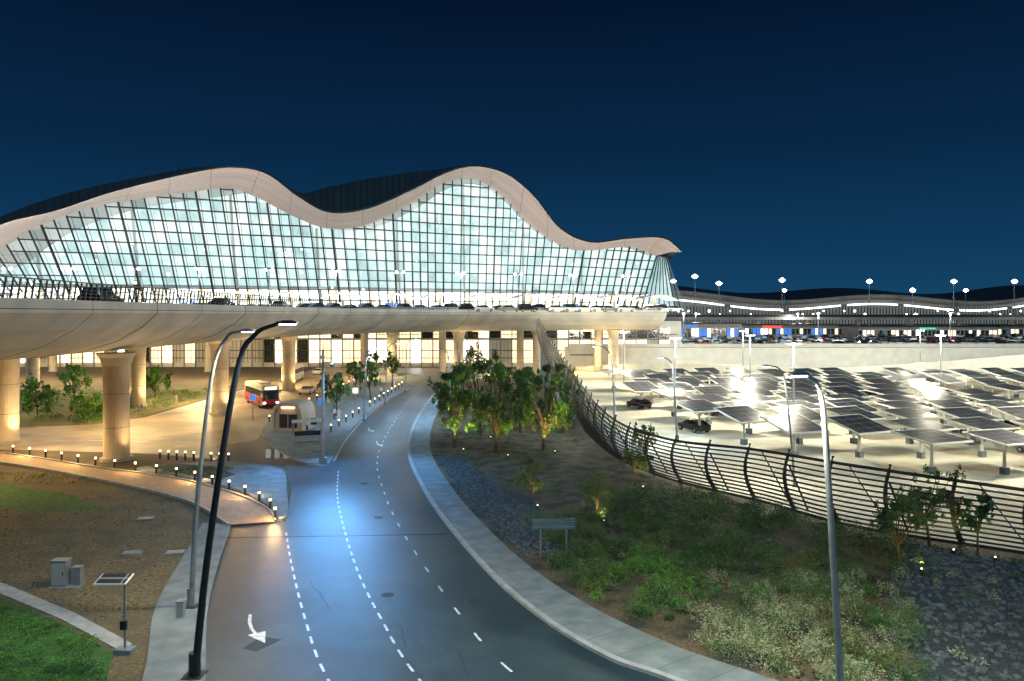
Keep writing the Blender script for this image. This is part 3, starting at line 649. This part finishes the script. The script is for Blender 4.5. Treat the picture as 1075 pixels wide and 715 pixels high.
tree(-6.0,80,8.4,2.6,5000,.13,(0,1,4,1),up=2600,low=.30)
tree(-1.6,77,9.8,3.0,7000,.13,(0,1,0,4),up=1500,low=.28)
tree(3.2,79,8.8,2.8,5600,.13,(0,1,4,2),up=3200,low=.28)
tree(-3.6,88,10.2,3.0,4600,.14,(1,2,1),up=900,low=.3)
tree(1.0,90,9.4,2.6,3800,.14,(0,1,1),low=.3)
tree(6.0,90,7.2,2.2,3000,.14,(0,1),low=.3)
tree(1.4,56,3.4,1.1,1300,.08,(0,1,2),up=220)
tree(5.7,52,3.1,1.1,1100,.08,(2,1,2),up=340)
tree(10.0,62,3.3,1.2,1300,.08,(2,1,2),up=340)
tree(25.2,46,4.6,1.6,3000,.08,(0,1,2),up=130)
tree(21.6,42.5,3.7,1.4,2600,.08,(0,1,2),up=200)
tree(27,44.2,3.6,1.0,1400,.09,(0,1),up=100)
tree(12,70,4,1.2,1000,.11,(1,2),up=240)
for x,y,h in((-24,104,6),(-23,124,6.5),(-23,146,7),(-28,136,6),(-29,158,6),(-8,104,5.5),(-8.6,122,6),(2,110,6),(-3,130,7)):
    tree(x,y,h,1.7,1300,.17,(1,2,4))
for x,y,h in((-74,101,5),(-66,106,5),(-80,112,5.5),(-88,120,6),(-70,122,6),(-60,128,5),(-95,130,6),(-56,101,3.5)):
    tree(x,y,h,2.2,1900,.19,(1,4,4),low=.3)
xo=lambda y:np.interp(y,[p[1] for p in R_out],[p[0] for p in R_out]); fxs=sorted([(p[1],p[0]) for p in F_bot]); xf=lambda y:np.interp(y,[p[0] for p in fxs],[p[1] for p in fxs])
cl=[]; cnt=0
while cnt<560:
    y=random.uniform(24,60); x=random.uniform(-2,27)
    if x<xo(y)+1.0 or x>xf(y)-1.6 or x/y>.535: continue
    if x<xo(y)+3 and y>44: continue
    if y>52 and x<6: continue
    if x/y>.47 and random.random()<.4: continue
    cnt+=1; q=x/y
    pale=(.22<q<.46 and y<36); u=random.random()
    if pale: m=lf[3] if u<.68 else (lf[2] if u<.85 else lf[1])
    elif y<44 and .1<q<.25: m=lf[4] if u<.40 else (lf[1] if u<.75 else lf[0])
    elif y<40: m=lf[3] if u<.32 else lf[1]
    else: m=lf[0] if u<.45 else (lf[1] if u<.8 else lf[2])
    r=random.uniform(.25,.95); hh=r*random.uniform(.55,1.1)
    cl.append(((x,y,hh*.5),(r,r,hh),260*r*r+70,.05 if m is lf[3] else .06,m))
    for z in range(4): cl.append(((x+random.gauss(0,r*.6),y+random.gauss(0,r*.6),hh*1.0),(r*.3,r*.3,r*.5),50,.04,m if random.random()<.7 else lf[2]))
leafobj('shrubs',cl)
cl=[]
for i in range(340):
    x=random.uniform(-100,-52); y=random.uniform(97,140); r=random.uniform(.5,1.2); cl.append(((x,y,r*.4),(r,r,r*.7),60,.12,lf[random.choice((1,4,2,4))]))
for i in range(60):
    x=random.uniform(-31,-25); y=66+random.uniform(-.5,2.5); cl.append(((x,y,.25),(.35,.35,.25),40,.05,lf[random.choice((0,1))]))
for i in range(150):
    y=random.uniform(58,100); x=random.uniform(float(xo(y))+1.2,float(xf(y))-1.2); cl.append(((x,y,.2),(.5,.5,.35),50,.07,lf[random.choice((0,1,2))]))
for i in range(55):
    y=random.uniform(27,45); x=random.uniform(.53*y,float(xf(y))-1.3) if .53*y<xf(y)-1.3 else 18; r=random.uniform(.2,.5); cl.append(((x,y,.2),(r,r,r),80,.06,lf[random.choice((0,1,3))]))
for i in range(130):
    a=random.random(); x=-34-a*30; y=64+a*9.5+random.uniform(-3,.2); cl.append(((x,y,.12),(.4,.4,.2),30,.06,lf[random.choice((0,1,2))]))
leafobj('shrubs',cl)
cl=[]
for i in range(1300):
    y=random.uniform(28.5,40); x=random.uniform(-30,-14.5)
    if x>-14.8-(y-28)*.6 or y>34.4+(-20.5-x)*.60: continue
    cl.append(((x,y,.04),(.35,.35,.08),36,.05,lf[random.choice((1,4,0,4))]))
leafobj('grass_tufts',cl)
def stones(name,n_,fn,smin,smax,m=rock):
    b=MB(); k=b.mi(m); c=0
    while c<n_:
        p=fn()
        if p is None: continue
        c+=1; s=random.uniform(smin,smax); i=len(b.v)
        t=1.618; V=[(-1,t,0),(1,t,0),(-1,-t,0),(1,-t,0),(0,-1,t),(0,1,t),(0,-1,-t),(0,1,-t),(t,0,-1),(t,0,1),(-t,0,-1),(-t,0,1)]
        sx_,sy_,sz_=s*random.uniform(.35,.7),s*random.uniform(.35,.7),s*random.uniform(.25,.45); a=random.random()*6
        for v in V:
            j=random.uniform(.8,1.15); x,y,z=v[0]*sx_*j,v[1]*sy_*j,v[2]*sz_*j
            b.v.append((p[0]+x*math.cos(a)-y*math.sin(a),p[1]+x*math.sin(a)+y*math.cos(a),z+sz_*.6))
        for f in((0,11,5),(0,5,1),(0,1,7),(0,7,10),(0,10,11),(1,5,9),(5,11,4),(11,10,2),(10,7,6),(7,1,8),(3,9,4),(3,4,2),(3,2,6),(3,6,8),(3,8,9),(4,9,5),(2,4,11),(6,2,10),(8,6,7),(9,8,1)):
            b.f.append(tuple(i+q for q in f)); b.m.append(k)
    b.obj(name)
def f1():
    y=random.uniform(24,46); x=random.uniform(12,34)
    return (x,y) if .50<x/y and x<xf(y)-1.4 else None
def f2():
    y=random.uniform(44,76); x=random.uniform(-8,3)
    return (x,y) if xo(y)+.4<x<xo(y)+5.2-(y-44)*.08 else None
stones('boulders',3000,f1,.08,.20); stones('gravel_stones',2400,f2,.06,.14)
def f3():
    y=random.uniform(30,60); x=random.uniform(-45,-15)
    return (x,y) if x<-15.5-(y-30)*.35 and y>35.5+(-20.5-x)*.5 else None
stones('pebbles',1800,f3,.02,.07,sand)

# ------------------------------------------------------------ street furniture
b=MB()
for x in(-.75,.75): b.box((x,0,1.1),(.1,.1,2.2),steel)
b.box((0,-.06,1.9),(2.5,.05,.62),mat('sign_back',(.12,.20,.22),(.09,.16,.18),rough=.4,metal=.3)); b.box((0,-.1,2.05),(2.4,.04,.05),steel); b.box((0,-.1,1.75),(2.4,.04,.05),steel)
b.obj('road_sign',(2.4,44,0),rz=.05)
b=MB(); b.box((0,0,.1),(.7,.5,.2),conc); b.tube([(0,0,0),(0,0,3)],.05,steel); b.box((-.45,0,3.05),(1.3,.75,.05),white,rx=.25); b.box((-.45,-.005,3.085),(1.2,.68,.02),solar,rx=.25); b.box((0,-.1,1.2),(.25,.15,.35),dsteel)
b.obj('solar_powered_post',(-16,31.5,0))
b=MB(); b.box((0,0,.7),(.75,.5,1.3),steel); b.box((0,0,1.37),(.82,.57,.06),steel); b.box((0,-.26,.7),(.66,.02,1.15),greyp); b.box((.25,-.28,.75),(.04,.03,.2),dsteel); b.box((.75,.2,.5),(.45,.4,.95),steel); b.box((.3,0,.03),(1.6,.8,.06),conc)
b.obj('electrical_cabinet',(-23.2,39.2,0))
b=MB(); b.box((0,0,.35),(.3,.3,.7),greyp); b.box((0,0,.73),(.36,.36,.06),steel); b.obj('meter_pillar',(-15.2,35,.1))
for x,y in((-22.2,44.5),(-19.7,44.6),(-25,52)):
    b=MB(); b.box((0,0,.05),(1.1,.8,.1),conc); b.box((0,0,.11),(.9,.6,.02),steel); b.obj('inspection_chamber',(x,y,0),rz=.2)
bol=MB(); bol.tube([(0,0,0),(0,0,.75)],.09,dsteel,n=10); bol.tube([(0,0,.75),(0,0,.9)],.08,E_warm,n=10); bol.tube([(0,0,.9),(0,0,.95)],.10,dsteel,n=10); bme=bol.mesh('bollard_light')
Q=resample([p for p in PTc if p[0]>-75],2.6)
for i,p in enumerate(Q):
    o=place('bollard_light',bme,(p[0]-.2,p[1]+.7,.0))
    if i%3==0: point('bollard_glow',(0,-.2,1.1),300,(1,.58,.20),.1,o)
for i in range(9): place('bollard_light',bme,(-34+i*.9,73.6-i*.2,.0))
for i in range(16): place('bollard_light',bme,(-21.4+(.02*i),86+i*4,.14))
for i in range(14): place('bollard_light',bme,(-31.2-.05*i,98+i*5,.14))
for x,y,h,c in((-24,96,3.4,E_blue),(-23,112,3.2,E_soft),(-34,100,3.5,E_blue),(-21.8,84,2.6,dsteel),(-52,99,3.2,E_green)):
    b=MB(); b.tube([(0,0,0),(0,0,h)],.06,steel); b.box((0,-.08,h-.5),(.8,.06,.8),white); b.box((0,-.12,h-.5),(.7,.03,.7),c); b.obj('road_sign',(x,y,.1))
b=MB(); prev=None
kc=mat('kiosk_cladding',(.55,.42,.30),(.46,.34,.24),rough=.5)
for i in range(13):
    a=math.pi*i/12; p=(-1.9*math.copysign(abs(math.cos(a))**.45,math.cos(a)),3.4*abs(math.sin(a))**.55)
    if prev:
        b.face([(prev[0],-2,prev[1]),(p[0],-2,p[1]),(p[0],2,p[1]),(prev[0],2,prev[1])],kc)
        b.face([(prev[0]*.86,-2.02,prev[1]*.90),(p[0]*.86,-2.02,p[1]*.90),(p[0],-2.02,p[1]),(prev[0],-2.02,prev[1])],kc)
        b.face([(0,-1.6,0),(prev[0]*.9,-1.6,prev[1]*.93),(p[0]*.9,-1.6,p[1]*.93)],kc)
    prev=p
b.box((0,-1.65,1.2),(2.2,.08,1.6),glassd); b.box((0,-1.72,1.2),(.08,.06,1.6),kc); b.box((0,-1.75,2.8),(1.6,.1,.12),E_warm); b.obj('information_kiosk',(-26.3,92,.14),rz=-.15)
b=MB()
for x in(-1.4,1.4): b.tube([(x,0,0),(x,0,2.5)],.07,steel)
b.box((0,0,2.6),(3.2,1.6,.12),white); b.box((0,0,2.51),(2.4,.15,.03),E_warm); b.box((0,.7,1.2),(2.8,.04,.5),glassd); b.box((0,.3,.45),(2.4,.4,.06),steel); b.box((-1.0,.3,.22),(.08,.35,.44),steel); b.box((1.0,.3,.22),(.08,.35,.44),steel)
b.obj('bus_shelter',(-21.6,80.5,.14),rz=.3)
def bus(x,y,rz,c=redp):
    b=MB()
    b.box((0,0,1.0),(11.2,2.5,1.3),c); b.box((0,0,2.45),(11.15,2.46,1.6),white); b.box((0,0,3.3),(10.6,2.2,.14),white); b.box((1,0,3.45),(3,1.6,.25),white)
    b.box((-3,0,1.72),(4.8,2.505,.12),c)
    for s in(-1,1):
        for i in range(6): b.box((-4.4+i*1.65,s*1.24,2.2),(1.55,.03,.95),glassd)
        for xx in(-3.6,3.6): b.tube([(xx,s*1.1,.5),(xx,s*1.28,.5)],.5,tyre,n=16); b.tube([(xx,s*1.2,.5),(xx,s*1.29,.5)],.26,steel,n=12)
        b.box((5.65,s*.95,.85),(.06,.35,.2),E_cool); b.box((5.75,s*1.35,2.5),(.15,.2,.45),dsteel); b.box((-5.62,s*.95,1),(.05,.3,.3),E_red)
    b.box((5.6,0,2.05),(.05,2.2,1.35),glassd); b.box((5.62,0,3.0),(.05,1.6,.28),E_warm); b.box((5.62,0,.5),(.1,2.4,.25),dsteel)
    o=b.obj('bus',(x,y,.01),rz); m=o.modifiers.new('bevel','BEVEL'); m.width=.06; m.segments=2; return o
bus(-38.8,118,math.radians(-58))
bus(-46,160,math.radians(-85),cars_p[0])
for a in((-36,134,-1.6,0),(-35.5,144,-1.6,5),(-44,135,1.5,4),(-35.8,156,-1.6,1),(-45,178,1.5,0)): car(a[0],a[1],.01,a[2],a[3],'car')
car(-34.5,64,14.52,math.pi/2+.05,5,'car')
car(-35,92,14.52,math.pi/2,2,'car'); car(-34,112,14.52,1.6,0,'car')
for i in range(46):
    x=-104+i*3.15+random.uniform(-.6,.6); y=146+max(0,(x+52))*.32+random.choice((0,0,4))
    if y<146.5 and x>-64: y=150
    car(x,y,14.52,.35 if x>-50 else .05,random.choice((0,0,1,4,4,5)),'car')
b=MB(); b.tube([(0,0,0),(0,0,2.2)],.06,dsteel); b.box((0,0,2),(.3,.2,.8),dsteel); b.ball((0,-.12,2.2),.11,E_warm); b.obj('traffic_light',(-32.3,65.5,14.5))

# ------------------------------------------------------------ people
def person_mesh(shirt,pants,stride=.25):
    J={'pel':(0,0,.95),'ch':(0,.02,1.3),'nk':(0,0,1.5),'hd':(0,-.02,1.64),'ht':(0,0,1.74),
       'lh':(-.1,0,.9),'lk':(-.11,-stride*.6,.5),'la':(-.11,-stride*.7,.09),'lt':(-.11,-stride*.7-.17,.04),
       'rh':(.1,0,.9),'rk':(.11,stride*.2,.5),'ra':(.11,stride,.12),'rt':(.11,stride-.16,.04),
       'ls':(-.19,0,1.43),'le':(-.25,.08,1.15),'lw':(-.25,-.05,.92),'lf':(-.25,-.09,.82),
       'rs':(.19,0,1.43),'re':(.25,-.02,1.15),'rw':(.25,-.15,.93),'rf':(.25,-.19,.84)}
    Rr={'pel':.15,'ch':.15,'nk':.06,'hd':.1,'ht':.08,'lh':.1,'lk':.065,'la':.045,'lt':.035,'rh':.1,'rk':.065,'ra':.045,'rt':.035,'ls':.07,'le':.045,'lw':.03,'lf':.03,'rs':.07,'re':.045,'rw':.03,'rf':.03}
    ks=list(J); E=[('pel','ch'),('ch','nk'),('nk','hd'),('hd','ht'),('pel','lh'),('lh','lk'),('lk','la'),('la','lt'),('pel','rh'),('rh','rk'),('rk','ra'),('ra','rt'),('ch','ls'),('ls','le'),('le','lw'),('lw','lf'),('ch','rs'),('rs','re'),('re','rw'),('rw','rf')]
    me=bpy.data.meshes.new('p'); me.from_pydata([J[k] for k in ks],[(ks.index(a),ks.index(c)) for a,c in E],[])
    o=bpy.data.objects.new('p',me); COL.objects.link(o); o.modifiers.new('s','SKIN')
    for i,kk in enumerate(ks): me.skin_vertices[0].data[i].radius=(Rr[kk],Rr[kk]*.8)
    me.skin_vertices[0].data[0].use_root=True
    s=o.modifiers.new('ss','SUBSURF'); s.levels=1; s.render_levels=1
    dg=bpy.context.evaluated_depsgraph_get(); m2=bpy.data.meshes.new_from_object(o.evaluated_get(dg)); bpy.data.objects.remove(o)
    m2.materials.clear()
    for m in(shirt,pants,mat('skin',(.45,.28,.2),(.42,.26,.18)),mat('hair',(.02,.015,.01)),mat('shoes',(.02,.02,.02))): m2.materials.append(m)
    for p in m2.polygons:
        c=p.center; p.use_smooth=True
        if c.z>1.69 or (c.z>1.6 and c.y>.03): i=3
        elif c.z>1.5: i=2
        elif abs(c.x)>.2 and c.z<.95: i=2
        elif c.z>.92: i=0
        elif c.z<.09: i=4
        else: i=1
        p.material_index=i
    return m2
pms=[person_mesh(mat('shirt_white',(.7,.7,.7)),mat('trousers_dark',(.03,.03,.05))),person_mesh(mat('shirt_blue',(.05,.12,.35)),mat('trousers_tan',(.3,.24,.16)),.15),person_mesh(mat('robe_white',(.75,.75,.72)),mat('robe_white',(.75,.75,.72)),.1)]
for i,(x,y) in enumerate(((-24,89.2),(-25.3,88.0),(-22.5,99),(-23.2,99.6),(-29,110),(-28.4,118),(-22,128),(-26,131),(-21.8,141),(-30,145),(-51.5,106),(-52,118))):
    place('person',pms[i%3],(x,y,.14 if x>-34 else .0),random.uniform(0,6.2))
for i in range(14):
    place('person',pms[i%3],(-95+i*9.3,153+max(0,(-95+i*9.3+60))*.3,14.47),random.uniform(0,6.2))
